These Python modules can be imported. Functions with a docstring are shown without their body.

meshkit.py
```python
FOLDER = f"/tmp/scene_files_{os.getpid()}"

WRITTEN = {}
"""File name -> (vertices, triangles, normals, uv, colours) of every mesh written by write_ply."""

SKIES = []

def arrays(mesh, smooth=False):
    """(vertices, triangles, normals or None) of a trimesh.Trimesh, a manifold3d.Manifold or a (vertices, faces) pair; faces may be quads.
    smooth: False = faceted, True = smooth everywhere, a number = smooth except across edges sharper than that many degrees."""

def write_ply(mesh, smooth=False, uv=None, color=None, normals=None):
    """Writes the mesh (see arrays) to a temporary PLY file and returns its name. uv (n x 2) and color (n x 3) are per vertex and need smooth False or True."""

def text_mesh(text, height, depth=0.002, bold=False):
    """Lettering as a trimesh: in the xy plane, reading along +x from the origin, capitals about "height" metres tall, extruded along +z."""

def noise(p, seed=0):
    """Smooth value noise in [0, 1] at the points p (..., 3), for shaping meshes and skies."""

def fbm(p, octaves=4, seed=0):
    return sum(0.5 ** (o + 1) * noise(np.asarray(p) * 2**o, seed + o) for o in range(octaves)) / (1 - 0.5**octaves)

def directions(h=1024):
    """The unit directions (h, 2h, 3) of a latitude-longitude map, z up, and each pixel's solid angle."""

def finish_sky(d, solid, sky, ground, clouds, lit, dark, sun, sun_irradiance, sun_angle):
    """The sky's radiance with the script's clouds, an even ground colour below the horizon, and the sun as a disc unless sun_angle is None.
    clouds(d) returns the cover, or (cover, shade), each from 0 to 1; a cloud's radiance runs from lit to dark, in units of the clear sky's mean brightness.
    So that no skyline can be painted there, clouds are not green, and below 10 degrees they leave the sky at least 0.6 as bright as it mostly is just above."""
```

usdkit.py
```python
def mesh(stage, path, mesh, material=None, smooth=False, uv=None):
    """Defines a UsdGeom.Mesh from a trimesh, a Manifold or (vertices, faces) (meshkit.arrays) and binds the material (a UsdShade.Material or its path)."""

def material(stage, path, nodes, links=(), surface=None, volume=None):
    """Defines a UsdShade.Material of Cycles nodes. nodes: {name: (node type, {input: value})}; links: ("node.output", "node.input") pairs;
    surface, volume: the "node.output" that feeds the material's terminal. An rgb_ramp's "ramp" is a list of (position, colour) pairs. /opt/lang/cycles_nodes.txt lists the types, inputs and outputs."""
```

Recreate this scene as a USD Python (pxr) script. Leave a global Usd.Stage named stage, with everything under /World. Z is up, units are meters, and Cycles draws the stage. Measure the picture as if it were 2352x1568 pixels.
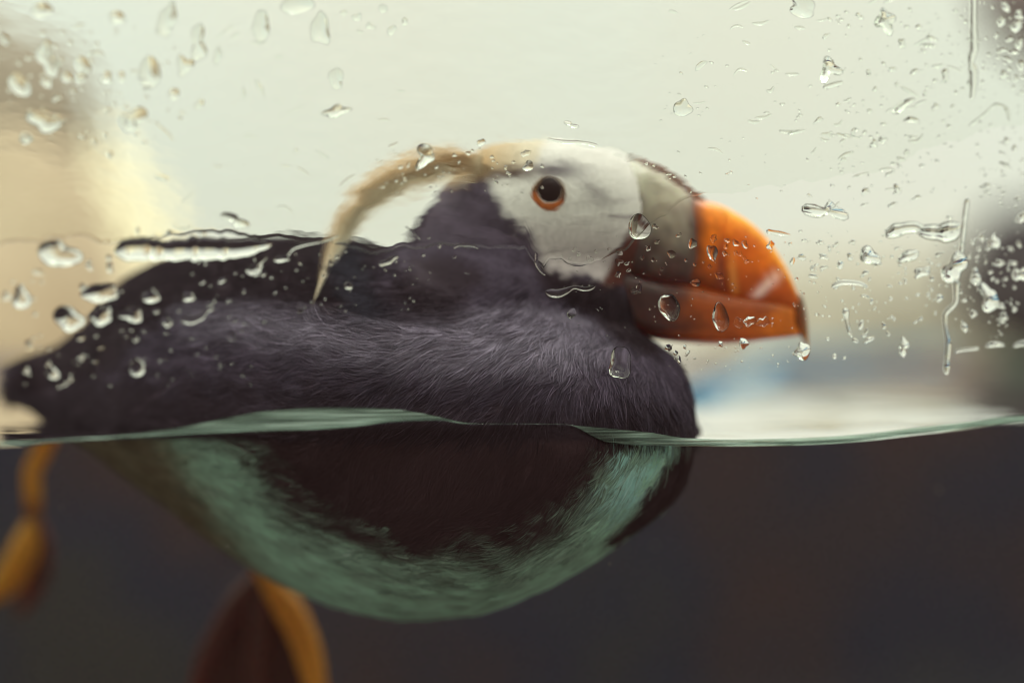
import math, random
import numpy as np, trimesh, manifold3d
from scipy.interpolate import PchipInterpolator as Pchip
import usdkit, meshkit
from pxr import Usd, UsdGeom, UsdLux, UsdShade, Gf, Sdf, Vt

stage = Usd.Stage.CreateInMemory()
UsdGeom.SetStageUpAxis(stage, 'Z'); UsdGeom.SetStageMetersPerUnit(stage, 1.0)
UsdGeom.Xform.Define(stage, '/World'); UsdGeom.Scope.Define(stage, '/World/Looks')
rng = np.random.default_rng(7); random.seed(7)

# ---------------------------------------------------------------- camera, sky, sun, exposure
CAMZ = 0.033                       # lens height above the still water (z = 0)
K = 0.36 / 2352 / 0.70             # tangent of one pixel of a 2352 pixel wide frame
cam = UsdGeom.Camera.Define(stage, '/World/camera')
cam.AddTranslateOp().Set(Gf.Vec3d(0, 0, CAMZ)); cam.AddRotateXOp().Set(90.0)
cam.CreateHorizontalApertureAttr(36.0); cam.CreateVerticalApertureAttr(36.0 * 682 / 1024)
cam.CreateFocalLengthAttr(70.0); cam.CreateFStopAttr(2.0); cam.CreateFocusDistanceAttr(0.692)
cam.CreateClippingRangeAttr(Gf.Vec2f(0.02, 2000)); cam.CreateExposureAttr(0.0)

SUN_DIR = np.array([0.35, 0.55, 1.25]); SUN_DIR /= np.linalg.norm(SUN_DIR)     # towards the sun: high, behind the bird
sun = UsdLux.DistantLight.Define(stage, '/World/sun')
sun.CreateIntensityAttr(0.4); sun.CreateAngleAttr(16.0); sun.CreateColorAttr(Gf.Vec3f(1, 0.95, 0.86)); sun.CreateNormalizeAttr(True)
_z = Gf.Vec3d(*map(float, SUN_DIR)); _m = Gf.Matrix4d(); _m.SetRotate(Gf.Rotation(Gf.Vec3d(0, 0, 1), _z))
sun.AddTransformOp().Set(_m)

sky = UsdLux.DomeLight.Define(stage, '/World/sky')
# an even bright overcast: cloud nearly everywhere, a little more radiance overhead (as under any overcast), faint cloud structure
usdkit.material(stage, '/World/Looks/overcast_sky', {
    "sky": ("sky_texture", {"sky_type": "single_scattering", "sun_disc": False, "sun_elevation": float(math.asin(SUN_DIR[2])), "sun_rotation": float(math.atan2(SUN_DIR[0], SUN_DIR[1]))}),
    "tc": ("texture_coordinate", {}), "sep": ("separate_xyz", {}),
    "up": ("math", {"math_type": "maximum", "value2": 0.0}), "pw": ("math", {"math_type": "power", "value2": 1.4}),
    "zen": ("math", {"math_type": "multiply_add", "value2": 1.85, "value3": 1.07}),
    "nz": ("noise_texture", {"scale": 2.2, "detail": 3.0}),
    "nr": ("map_range", {"from_min": 0.3, "from_max": 0.7, "to_min": 0.94, "to_max": 1.04}),
    "mul": ("math", {"math_type": "multiply"}),
    "cl": ("vector_math", {"math_type": "scale"}), "warm": ("noise_texture", {"scale": 3.4, "detail": 1.0}), "wr": ("rgb_ramp", {"ramp": [(0.38, (0.775, 0.757, 0.62)), (0.62, (0.762, 0.79, 0.67))]}), "ten": ("vector_math", {"math_type": "scale", "scale": 10.0}),
    "mx": ("mix", {"fac": 0.94}),
    "bg": ("background_shader", {"strength": 0.1})},
    [("tc.generated", "sep.vector"), ("sep.z", "up.value1"), ("up.value", "pw.value1"), ("pw.value", "zen.value1"), ("tc.generated", "nz.vector"), ("nz.fac", "nr.value"),
     ("zen.value", "mul.value1"), ("nr.result", "mul.value2"), ("tc.generated", "warm.vector"), ("warm.fac", "wr.fac"), ("wr.color", "ten.vector1"), ("ten.vector", "cl.vector1"), ("mul.value", "cl.scale"), ("sky.color", "mx.color1"), ("cl.vector", "mx.color2"), ("mx.color", "bg.color")],
    surface="bg.background")
UsdShade.MaterialBindingAPI.Apply(sky.GetPrim()).Bind(UsdShade.Material.Get(stage, '/World/Looks/overcast_sky'))
for p_ in (sky.GetPrim(),):
    p_.SetCustomDataByKey('kind', 'structure'); p_.SetCustomDataByKey('label', 'bright white overcast sky'); p_.SetCustomDataByKey('category', 'sky')

# ---------------------------------------------------------------- helpers
_names = {}
def numbered(path):
    n = _names.get(path, 0); _names[path] = n + 1
    return path if n == 0 else f"{path}_{n:03d}"
def tag(p, label=None, cat=None, group=None, kind=None):
    p = p.GetPrim() if hasattr(p, 'GetPrim') else p
    for k, v in (('label', label), ('category', cat), ('group', group), ('kind', kind)):
        if v: p.SetCustomDataByKey(k, v)
    return p
def path_of(parent): return '/World' if parent is None else str(parent.GetPath())
def thing(name, label, cat, loc=(0, 0, 0), group=None):
    x = UsdGeom.Xform.Define(stage, numbered('/World/' + name)); x.AddTranslateOp().Set(Gf.Vec3d(*map(float, loc)))
    return tag(x, label, cat, group)
def obj(name, mesh, mat, parent=None, smooth=True, color=None, origin=None):
    """One mesh prim. With an origin the vertices (world space) are stored about it."""
    v, f, n = meshkit.arrays(mesh, smooth)
    if parent is None and origin is None: origin = v.mean(0)
    sub = np.asarray(origin if origin is not None else ORIGIN.get(path_of(parent), (0, 0, 0)), float)
    m = usdkit.mesh(stage, numbered(path_of(parent) + '/' + name), (v - sub, f), mat)
    if n is not None:
        m.CreateNormalsAttr(Vt.Vec3fArray.FromNumpy(n.astype(np.float32))); m.SetNormalsInterpolation('vertex')
    if parent is None: m.AddTranslateOp().Set(Gf.Vec3d(*map(float, sub)))
    if color is not None:
        UsdGeom.PrimvarsAPI(m).CreatePrimvar('tint', Sdf.ValueTypeNames.Color3fArray, 'vertex').Set(Vt.Vec3fArray.FromNumpy(np.asarray(color, np.float32)))
    return m.GetPrim()
ORIGIN = {}
def W(px, py, Y):
    """the point at depth Y (metres from the lens) that lies in the direction of pixel (px, py)"""
    px, py, Y = np.broadcast_arrays(np.asarray(px, float), np.asarray(py, float), np.asarray(Y, float))
    return np.stack([(px - 1176) * K * Y, Y, CAMZ - (py - 784) * K * Y], -1)
# the window stands at a slant: its left side is nearer to the lens
TA = math.tan(math.radians(13.0)); XF, YF = 0.08, 0.70
TV = np.array([1, TA, 0]) / math.hypot(1, TA); NV = np.array([-TA, 1, 0]) / math.hypot(1, TA)      # along the glass, into the pool
G0 = np.array([0, YF - TA * XF, 0.0])
def G(u, v, z): 
    u, v, z = np.broadcast_arrays(np.asarray(u, float), np.asarray(v, float), np.asarray(z, float))
    return G0 + u[..., None] * TV + v[..., None] * NV + z[..., None] * np.array([0, 0, 1.0])
def glass_uz(px, py):
    """where the direction of a pixel meets the inner face of the glass: (u, z)"""
    Y = (YF - TA * XF) / (1 - TA * (np.asarray(px, float) - 1176) * K)
    p = W(px, py, Y)
    return (p - G0) @ TV, p[..., 2]
def gbox(u0, u1, v0, v1, z0, z1):
    b = trimesh.creation.box([1, 1, 1]); c = b.vertices + 0.5
    b.vertices = G(u0 + c[:, 0] * (u1 - u0), v0 + c[:, 1] * (v1 - v0), z0 + c[:, 2] * (z1 - z0)); return b
def grid_faces(n, m, wrap=False):
    i, j = np.meshgrid(np.arange(n - 1), np.arange(m if wrap else m - 1), indexing='ij'); j2 = (j + 1) % m
    a, b, c, d = i * m + j, i * m + j2, (i + 1) * m + j2, (i + 1) * m + j
    return np.vstack([np.stack([a, b, c], -1).reshape(-1, 3), np.stack([a, c, d], -1).reshape(-1, 3)])
def loft(rings):
    """closed mesh from rings (n, m, 3)"""
    n, m, _ = rings.shape
    v = np.vstack([rings.reshape(-1, 3), rings[0].mean(0), rings[-1].mean(0)]); f = grid_faces(n, m, True); a, b = n * m, n * m + 1
    j = np.arange(m); j2 = (j + 1) % m
    f = np.vstack([f, np.stack([np.full(m, a), j2, j], -1), np.stack([np.full(m, b), (n - 1) * m + j, (n - 1) * m + j2], -1)])
    t = trimesh.Trimesh(v, f, process=False)
    if t.volume < 0: t.faces = t.faces[:, ::-1]
    return t
def sdist(poly, x, y):
    """signed distance to a polygon, positive inside"""
    P = np.asarray(poly, float); Q = np.roll(P, -1, 0); x, y = np.asarray(x, float), np.asarray(y, float)
    d = np.full(x.shape, 1e9); inside = np.zeros(x.shape, bool)
    for (ax, ay), (bx, by) in zip(P, Q):
        ex, ey = bx - ax, by - ay; t = np.clip(((x - ax) * ex + (y - ay) * ey) / (ex * ex + ey * ey + 1e-12), 0, 1)
        d = np.minimum(d, np.hypot(x - ax - t * ex, y - ay - t * ey))
        if by != ay: inside ^= ((ay > y) != (by > y)) & (x < ex * (y - ay) / (by - ay) + ax)
    return np.where(inside, d, -d)
def sstep(a, b, x): t = np.clip((x - a) / (b - a), 0, 1); return t * t * (3 - 2 * t)

# ---------------------------------------------------------------- materials
L = '/World/Looks/'
def rough_mat(name, stops, scale, rough=0.9, bump=0.3, dist=0.02, detail=6.0, spec=0.3):
    return usdkit.material(stage, L + name, {
        "g": ("geometry", {}), "n": ("noise_texture", {"scale": scale, "detail": detail, "roughness": 0.6}), "r": ("rgb_ramp", {"ramp": stops}),
        "b": ("bump", {"strength": bump, "distance": dist}), "p": ("principled_bsdf", {"roughness": rough, "specular_ior_level": spec})},
        [("g.position", "n.vector"), ("n.fac", "r.fac"), ("r.color", "p.base_color"), ("n.fac", "b.height"), ("b.normal", "p.normal")], surface="p.BSDF")
def tint_mat(name, rough=0.6, spec=0.3, sheen=0.0, sheen_tint=(1, 1, 1), bump_scale=None, bump=0.2, dist=0.001, sss=0.0, sss_scale=0.004, sss_r=(1, 0.35, 0.1), mottling=0.25, coat=0.0, diffr=0.0):
    nodes = {"a": ("attribute", {"attribute": "tint"}), "g": ("geometry", {}), "n": ("noise_texture", {"scale": bump_scale or 400.0, "detail": 3.0}),
             "mr": ("map_range", {"from_min": 0.3, "from_max": 0.7, "to_min": 1 - mottling, "to_max": 1 + mottling}), "s": ("vector_math", {"math_type": "scale"}),
             "b": ("bump", {"strength": bump, "distance": dist}),
             "p": ("principled_bsdf", {"roughness": rough, "specular_ior_level": spec, "sheen_weight": sheen, "sheen_tint": sheen_tint, "coat_weight": coat, "coat_roughness": 0.15,
                                       "subsurface_weight": sss, "subsurface_scale": sss_scale, "subsurface_radius": sss_r, "diffuse_roughness": diffr})}
    return usdkit.material(stage, L + name, nodes, [("g.position", "n.vector"), ("n.fac", "mr.value"), ("a.color", "s.vector1"), ("mr.result", "s.scale"), ("s.vector", "p.base_color"),
                                                    ("n.fac", "b.height"), ("b.normal", "p.normal")], surface="p.BSDF")
def clear_mat(name, ior, tint=(1, 1, 1), rough=0.0, bump=None):
    nodes = {"f": ("fresnel", {"IOR": ior}), "t": ("transparent_bsdf", {"color": tint}), "s": ("glossy_bsdf", {"color": (1, 1, 1), "roughness": rough}), "m": ("mix_closure", {})}
    links = [("f.fac", "m.fac"), ("t.BSDF", "m.closure1"), ("s.BSDF", "m.closure2")]
    return nodes, links
M = {}
n_, l_ = clear_mat('glass', 1.25, (0.985, 0.995, 0.985)); M['glass'] = usdkit.material(stage, L + 'window_glass', n_, l_, surface="m.closure")
n_, l_ = clear_mat('water', 1.33, (1, 1, 1))
n_["v"] = ("volume_coefficients", {"scatter_coeffs": (0.014, 0.012, 0.02), "absorption_coeffs": (0.26, 0.2, 0.25)})
M['water'] = usdkit.material(stage, L + 'pool_water', n_, l_, surface="m.closure", volume="v.volume")
M['drop'] = usdkit.material(stage, L + 'drop_water', {"g": ("glass_bsdf", {"color": (0.99, 1, 0.99), "IOR": 1.333, "roughness": 0.0})}, [], surface="g.BSDF")
M['meniscus'] = usdkit.material(stage, L + 'meniscus_water', {  # mirrored belly green and bright streaks are painted into this rim colour
    "p": ("geometry", {}), "mp": ("mapping", {"scale": (28.0, 28.0, 900.0)}), "n": ("noise_texture", {"scale": 1.0, "detail": 3.0, "distortion": 0.6}), "r": ("rgb_ramp", {"ramp": [(0.38, (0.09, 0.12, 0.105)), (0.50, (0.26, 0.32, 0.285)), (0.58, (0.40, 0.50, 0.455)), (0.66, (0.82, 0.95, 0.90))]}),
    "g": ("glass_bsdf", {"color": (0.80, 0.89, 0.84), "IOR": 1.333, "roughness": 0.03}), "d": ("diffuse_bsdf", {}), "t": ("translucent_bsdf", {}), "dt": ("mix_closure", {"fac": 0.5}), "m": ("mix_closure", {"fac": 0.42})},
    [("p.position", "mp.vector"), ("mp.vector", "n.vector"), ("n.fac", "r.fac"), ("r.color", "d.color"), ("r.color", "t.color"), ("d.BSDF", "dt.closure1"), ("t.BSDF", "dt.closure2"), ("g.BSDF", "m.closure1"), ("dt.closure", "m.closure2")], surface="m.closure")
M['wall'] = rough_mat('pool_wall_render', [(0.36, (0.150, 0.083, 0.090)), (0.46, (0.118, 0.082, 0.102)), (0.54, (0.080, 0.076, 0.130)), (0.64, (0.118, 0.100, 0.105))], 4.2, bump=0.4)
M['unseen_wall'] = rough_mat('unseen_wall_paint', [(0.3, (0.10, 0.045, 0.045)), (0.7, (0.14, 0.065, 0.06))], 3.0)  # for the unseen wall added behind the lens
M['deck'] = rough_mat('deck_sand', [(0.3, (0.42, 0.38, 0.31)), (0.7, (0.56, 0.52, 0.44))], 3.0)
M['ground'] = rough_mat('walkway_concrete', [(0.3, (0.16, 0.145, 0.13)), (0.7, (0.24, 0.22, 0.20))], 2.0)
M['rock_tan'] = rough_mat('tan_rock', [(0.25, (0.36, 0.27, 0.19)), (0.5, (0.48, 0.385, 0.28)), (0.75, (0.58, 0.48, 0.36))], 9.0, bump=0.6)
M['rock_brown'] = rough_mat('brown_grey_rock', [(0.3, (0.22, 0.18, 0.14)), (0.7, (0.36, 0.31, 0.26))], 9.0, bump=0.6)
M['rock_grey'] = rough_mat('pale_grey_rock', [(0.3, (0.36, 0.34, 0.29)), (0.7, (0.52, 0.49, 0.43))], 6.0, bump=0.6)
M['rock_pale'] = rough_mat('pale_beige_rock', [(0.3, (0.48, 0.45, 0.39)), (0.7, (0.64, 0.61, 0.54))], 1.5, bump=0.6)
M['rock_cream'] = rough_mat('cream_rock', [(0.3, (0.78, 0.70, 0.50)), (0.7, (0.86, 0.80, 0.62))], 2.5, bump=0.4)
M['rock_dark'] = rough_mat('dark_purple_rock', [(0.3, (0.035, 0.028, 0.035)), (0.7, (0.075, 0.062, 0.07))], 9.0, bump=0.6)
M['rock_mauve'] = rough_mat('mauve_rock', [(0.3, (0.13, 0.105, 0.115)), (0.7, (0.22, 0.18, 0.19))], 9.0, bump=0.6)
M['rock_green'] = rough_mat('mossy_rock', [(0.3, (0.04, 0.05, 0.04)), (0.7, (0.09, 0.10, 0.08))], 14.0, bump=0.6)
M['blue'] = rough_mat('blue_rubber', [(0.3, (0.06, 0.20, 0.34)), (0.7, (0.10, 0.27, 0.42))], 20.0, rough=0.5, bump=0.1)
M['feather'] = tint_mat('plumage', rough=0.8, spec=0.08, sheen=0.1, sheen_tint=(0.8, 0.75, 0.9), bump_scale=700.0, bump=0.35, dist=0.0015, mottling=0.12)
M['strand'] = tint_mat('feather_strands', rough=0.65, spec=0.10, sheen=0.0, bump=0.0, mottling=0.0)
M['silk'] = usdkit.material(stage, L + 'plume_silk', {"a": ("attribute", {"attribute": "tint"}), "d": ("diffuse_bsdf", {}), "t": ("translucent_bsdf", {}), "x": ("transparent_bsdf", {}), "m": ("mix_closure", {"fac": 0.5}), "o": ("mix_closure", {"fac": 0.52})}, [("a.color", "d.color"), ("a.color", "t.color"), ("d.BSDF", "m.closure1"), ("t.BSDF", "m.closure2"), ("m.closure", "o.closure1"), ("x.BSDF", "o.closure2")], surface="o.closure")
M['bill'] = tint_mat('bill_horn', rough=0.45, spec=0.3, bump_scale=260.0, bump=0.12, dist=0.0008, sss=0.25, sss_scale=0.006, sss_r=(1.0, 0.4, 0.06), mottling=0.18, coat=0.08)
M['skin'] = tint_mat('foot_skin', rough=0.5, spec=0.4, bump_scale=500.0, bump=0.3, dist=0.001, sss=0.2, sss_r=(1.0, 0.4, 0.1))
M['pupil'] = usdkit.material(stage, L + 'pupil', {"p": ("principled_bsdf", {"base_color": (0.02, 0.012, 0.013), "roughness": 0.5, "specular_ior_level": 0.05})}, [], surface="p.BSDF")
M['eyering'] = rough_mat('eye_ring_skin', [(0.3, (0.26, 0.055, 0.012)), (0.7, (0.46, 0.12, 0.015))], 300.0, rough=0.4, bump=0.2, dist=0.0006, spec=0.5)

# ---------------------------------------------------------------- the setting
PU0, PU1, PV1 = -1.1, 1.3, 0.95
tag(obj('ground', gbox(-60, 60, -60, 60, -0.92, -0.9), M['ground'], smooth=False), 'grey concrete ground of the visitor walkway', 'ground', kind='structure')
tag(obj('pool_floor', gbox(PU0, PU1, 0.0, PV1, -0.80, -0.70), M['wall'], smooth=False), 'dark floor of the pool', 'floor', kind='structure')
tag(obj('pool_back_wall', gbox(PU0 - .2, PU1 + .2, PV1, PV1 + 0.12, -0.898, 0.012), M['wall'], smooth=False), 'dark back wall of the pool below the water', 'wall', kind='structure')
tag(obj('pool_left_wall', gbox(PU0 - .2, PU0, -0.05, PV1 - .001, -0.898, 0.012), M['wall'], smooth=False), 'left end wall of the pool', 'wall', kind='structure')
tag(obj('pool_right_wall', gbox(PU1, PU1 + .2, -0.05, PV1 - .001, -0.898, 0.012), M['wall'], smooth=False), 'right end wall of the pool', 'wall', kind='structure')
tag(obj('pool_front_wall', gbox(PU0 + .001, PU1 - .001, -0.05, 0.0, -0.898, -0.42), M['wall'], smooth=False), 'low wall under the viewing window', 'wall', kind='structure')
tag(obj('unseen_dark_wall', trimesh.creation.box(bounds=[[-7, -3.3, -0.898], [7, -3.1, 1.3]]), M['unseen_wall'], smooth=False), 'unseen dark red brown wall added behind the camera against sky reflections', 'wall', kind='structure')  # added out of view so the pane mirrors dark instead of sky
tag(obj('pool_deck', gbox(-40, 40, PV1 + 0.121, 60, -0.3, 0.006), M['deck'], smooth=False), 'pale sandy ground behind the pool', 'ground', kind='structure')

# window
pane = thing('viewing_window', 'clear wet window pane between the camera and the puffin', 'window', G(0, 0, -0.4))
ORIGIN[str(pane.GetPath())] = G(0, 0, -0.4)
obj('pane', gbox(PU0 + .003, PU1 - .003, -0.012, 0.0, -0.415, 0.75), M['glass'], pane, smooth=False)

# water: contact line on the glass read along the frame, falling back to the level surface behind it
cx = [-600, 0, 200, 400, 500, 600, 700, 800, 900, 1000, 1080, 1180, 1300, 1400, 1500, 1580, 1700, 1800, 1900, 2000, 2100, 2200, 2352, 2800]
cy = [1010, 1016, 1006, 985, 965, 946, 938, 936, 939, 955, 972, 974, 976, 984, 994, 1006, 1009, 1007, 1003, 995, 983, 972, 955, 960]
low = [1020, 1025, 1012, 1002, 996, 992, 990, 984, 972, 968, 976, 976, 977, 1018, 1024, 1025, 1026, 1024, 1020, 1012, 1000, 989, 972, 977]
cu, cz = glass_uz(np.array(cx), np.array(cy)); _ct = Pchip(cu, cz); _, lz = glass_uz(np.array(cx), np.array(low)); _cl = Pchip(cu, lz)
def contact(u): return _cl(np.clip(u, cu[0], cu[-1]))
def contact_top(u): return np.maximum(_ct(np.clip(u, cu[0], cu[-1])), contact(u) + 0.00002)
def ripple(u, v):
    q = np.stack([u * 9, v * 13, np.zeros_like(u)], -1); q2 = np.stack([u * 30 + v * 8, v * 42, np.ones_like(u)], -1)
    return (meshkit.fbm(q, 3, 5) - 0.5) * 0.0060 + (meshkit.fbm(q2, 2, 9) - 0.5) * 0.0030
def level(u, v):
    s = np.exp(-(v / 0.012) ** 1.2); far = np.exp(-v / 0.045)
    return (1 - far) * ripple(u, v) * 0.8 + (contact(u)) * (0.55 * s + 0.45 * far) 
us = np.concatenate([np.linspace(PU0 - .1, -0.26, 40), np.linspace(-0.25, 0.25, 260), np.linspace(0.26, PU1 + .1, 46)])
vs = np.concatenate([[0.0], np.geomspace(0.0008, 0.06, 34), np.linspace(0.066, 0.4, 70), np.linspace(0.41, PV1 + .06, 60)])
vs = vs + 0.0006
U, V = np.meshgrid(us, vs, indexing='ij')
top = G(U, V, level(U, V)).reshape(-1, 3); bot = G(U, V, -0.75).reshape(-1, 3); nn, mm = U.shape
ft = grid_faces(nn, mm); idx = np.arange(nn * mm).reshape(nn, mm); side = []
for line in (idx[:, 0], idx[-1, :], idx[::-1, -1], idx[0, ::-1]):
    a, b = line[:-1], line[1:]; N = nn * mm
    side += [np.stack([a, a + N, b + N], -1), np.stack([a, b + N, b], -1)]
wm = trimesh.Trimesh(np.vstack([top, bot]), np.vstack([ft, ft[:, ::-1] + nn * mm] + side), process=False)
if wm.volume < 0: wm.faces = wm.faces[:, ::-1]
wm = trimesh.graph.smooth_shade(wm, angle=math.radians(50), facet_minarea=None)
water = tag(obj('water', wm, M['water'], smooth=True), 'green tinted pool water cut level across the window', 'water', kind='structure')

# the water climbs the glass: a curved rim above the level, its mirrored green painted in
um = np.linspace(-0.30, 0.30, 420); zt, zl = contact_top(um), contact(um) + 0.0004; zt = np.maximum(zt, zl + 0.00005); th_ = np.linspace(0, 1, 10); rings = []
for u_, a_, b_ in zip(um, zt, zl):
    d_ = min(0.0045, 0.9 * (a_ - b_)) 
    vv_ = 0.0008 + d_ * th_ ** 1.7; zz_ = a_ - (a_ - b_) * th_
    rings.append(np.vstack([G(np.full(10, u_), vv_, zz_), G(u_, 0.0007, b_)[None], G(u_, 0.0007, (a_ + b_) / 2)[None]]))
ORIGIN[str(water.GetPath())] = np.array(water.GetAttribute('xformOp:translate').Get())
obj('meniscus', trimesh.graph.smooth_shade(loft(np.array(rings)), angle=math.radians(40), facet_minarea=None), M['meniscus'], water)

# ---------------------------------------------------------------- rocks behind the pool
def boulder(name, label, mat, px, py, Y, rx, ry, rz, seed, sub=4, rough=0.35, rot=0.0):
    m = trimesh.creation.icosphere(sub, 1.0); v = m.vertices.copy()
    n1 = meshkit.fbm(v * 1.3 + seed * 7.1, 4, seed)
    v = v * (1 + rough * 2 * (n1 - 0.5))[:, None]
    v = np.sign(v) * np.abs(v) ** 0.85
    v = v * [rx, ry, rz]
    c, s = math.cos(rot), math.sin(rot); v = np.stack([v[:, 0] * c - v[:, 2] * s, v[:, 1], v[:, 0] * s + v[:, 2] * c], -1)
    m.vertices = v + W(px, py, Y)
    return tag(obj(name, m, mat, smooth=True), label, 'rock')
boulder('boulder', 'tan boulder blurred behind the tail at the left edge', M['rock_tan'], -60, 690, 1.95, 0.15, 0.12, 0.17, 3)
boulder('boulder', 'pale cream boulder added blurred furthest back on the left for a cream glow', M['rock_cream'], 110, 640, 3.4, 0.21, 0.2, 0.27, 23, rough=0.5)  # added to give the cream glow beside the tan rock
boulder('boulder', 'tall brown grey boulder blurred above the tan one', M['rock_brown'], -80, 480, 2.25, 0.135, 0.15, 0.235, 5)
boulder('boulder', 'low pale grey boulder blurred behind the bill tip', M['rock_grey'], 2150, 745, 2.9, 0.34, 0.2, 0.125, 8)
boulder('boulder', 'long pale beige rock bank blurred far behind the bill', M['rock_pale'], 2500, 745, 6.0, 1.1, 0.5, 0.26, 19, rough=0.2)
boulder('boulder', 'dark purple boulder blurred at the right edge beside the runnel', M['rock_dark'], 2370, 640, 2.4, 0.085, 0.10, 0.088, 11)
boulder('boulder', 'low mossy dark boulder at the waterline on the right', M['rock_green'], 2400, 856, 1.8, 0.10, 0.06, 0.016, 13)
def lump(c, r, seed, rough=0.3):
    m = trimesh.creation.icosphere(4, 1.0); v = m.vertices; n1 = meshkit.fbm(v * 1.4 + seed * 3.3, 4, seed); m.vertices = v * (1 + rough * 2 * (n1 - 0.5))[:, None] * r + c; return m
ov = thing('rock_overhang', 'mauve grey rock overhang blurred in the upper right corner', 'rock', W(2950, 850, 2.3)); ORIGIN[str(ov.GetPath())] = W(2950, 850, 2.3)
obj('pillar', lump(W(2960, 500, 2.3), [0.14, 0.14, 0.42], 4), M['rock_mauve'], ov); obj('ledge', lump(W(2620, 20, 2.3), [0.185, 0.13, 0.085], 17), M['rock_mauve'], ov)
# blue hose lying along the far pool edge
def tube(points, radii, seg=14):
    P = np.asarray(points, float); R = np.broadcast_to(np.asarray(radii, float), (len(P),)); T = np.gradient(P, axis=0); T /= np.linalg.norm(T, axis=1, keepdims=True)
    ref = np.array([0.0, 1, 0]) if abs(T[0, 1]) < 0.9 else np.array([1.0, 0, 0]); rings = []
    for p, r, t in zip(P, R, T):
        a = np.cross(t, ref); a /= np.linalg.norm(a); b = np.cross(t, a); th = np.linspace(0, 2 * np.pi, seg, endpoint=False)
        rings.append(p + r * (np.cos(th)[:, None] * a + np.sin(th)[:, None] * b))
    return loft(np.array(rings))
def spline(pts, n):
    pts = np.asarray(pts, float); t = np.r_[0, np.cumsum(np.linalg.norm(np.diff(pts, axis=0), axis=1))]
    return Pchip(t, pts, axis=0)(np.linspace(0, t[-1], n))
hp = spline(np.array([[(a - 1176) * K * Y, Y, z] for a, Y, z in [(1585, 1.02, .003), (1625, 1.12, .003), (1660, 1.3, .002), (1720, 1.5, .004), (1790, 1.66, .02), (1880, 1.85, .018), (1990, 1.95, .018), (2080, 2.0, .018), (2170, 1.98, .018)]]), 60)
tag(obj('blue_hose', tube(hp, 0.0065), M['blue']), 'blue hose blurred on the water and the far pool edge', 'hose')

# ---------------------------------------------------------------- the puffin
YB = 0.7510
def yc(px): return YB + np.clip(1190 - px, 0, None) * 1.66e-4 * 0.34
def B(px, py, off):
    """bird space: pixel position on the bird's middle plane, off = sideways distance in the same units (negative towards the window)"""
    px, py, off = np.broadcast_arrays(np.asarray(px, float), np.asarray(py, float), np.asarray(off, float))
    Y = yc(px); s = K * Y
    return np.stack([(px - 1176) * s, Y + off * s, CAMZ - (py - 784) * s], -1)
def BF(px, py, off):
    """the same depth as B, but placed so that the point lies in the direction of its pixel"""
    Y = yc(np.asarray(px, float)); return W(px, py, Y + np.asarray(off, float) * K * Y)
def unB(p):
    px = p[..., 0] / (K * YB) + 1176
    for _ in range(3): px = p[..., 0] / (K * yc(px)) + 1176
    s = K * yc(px)
    return px, 784 - (p[..., 2] - CAMZ) / s, (p[..., 1] - yc(px)) / s
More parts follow.
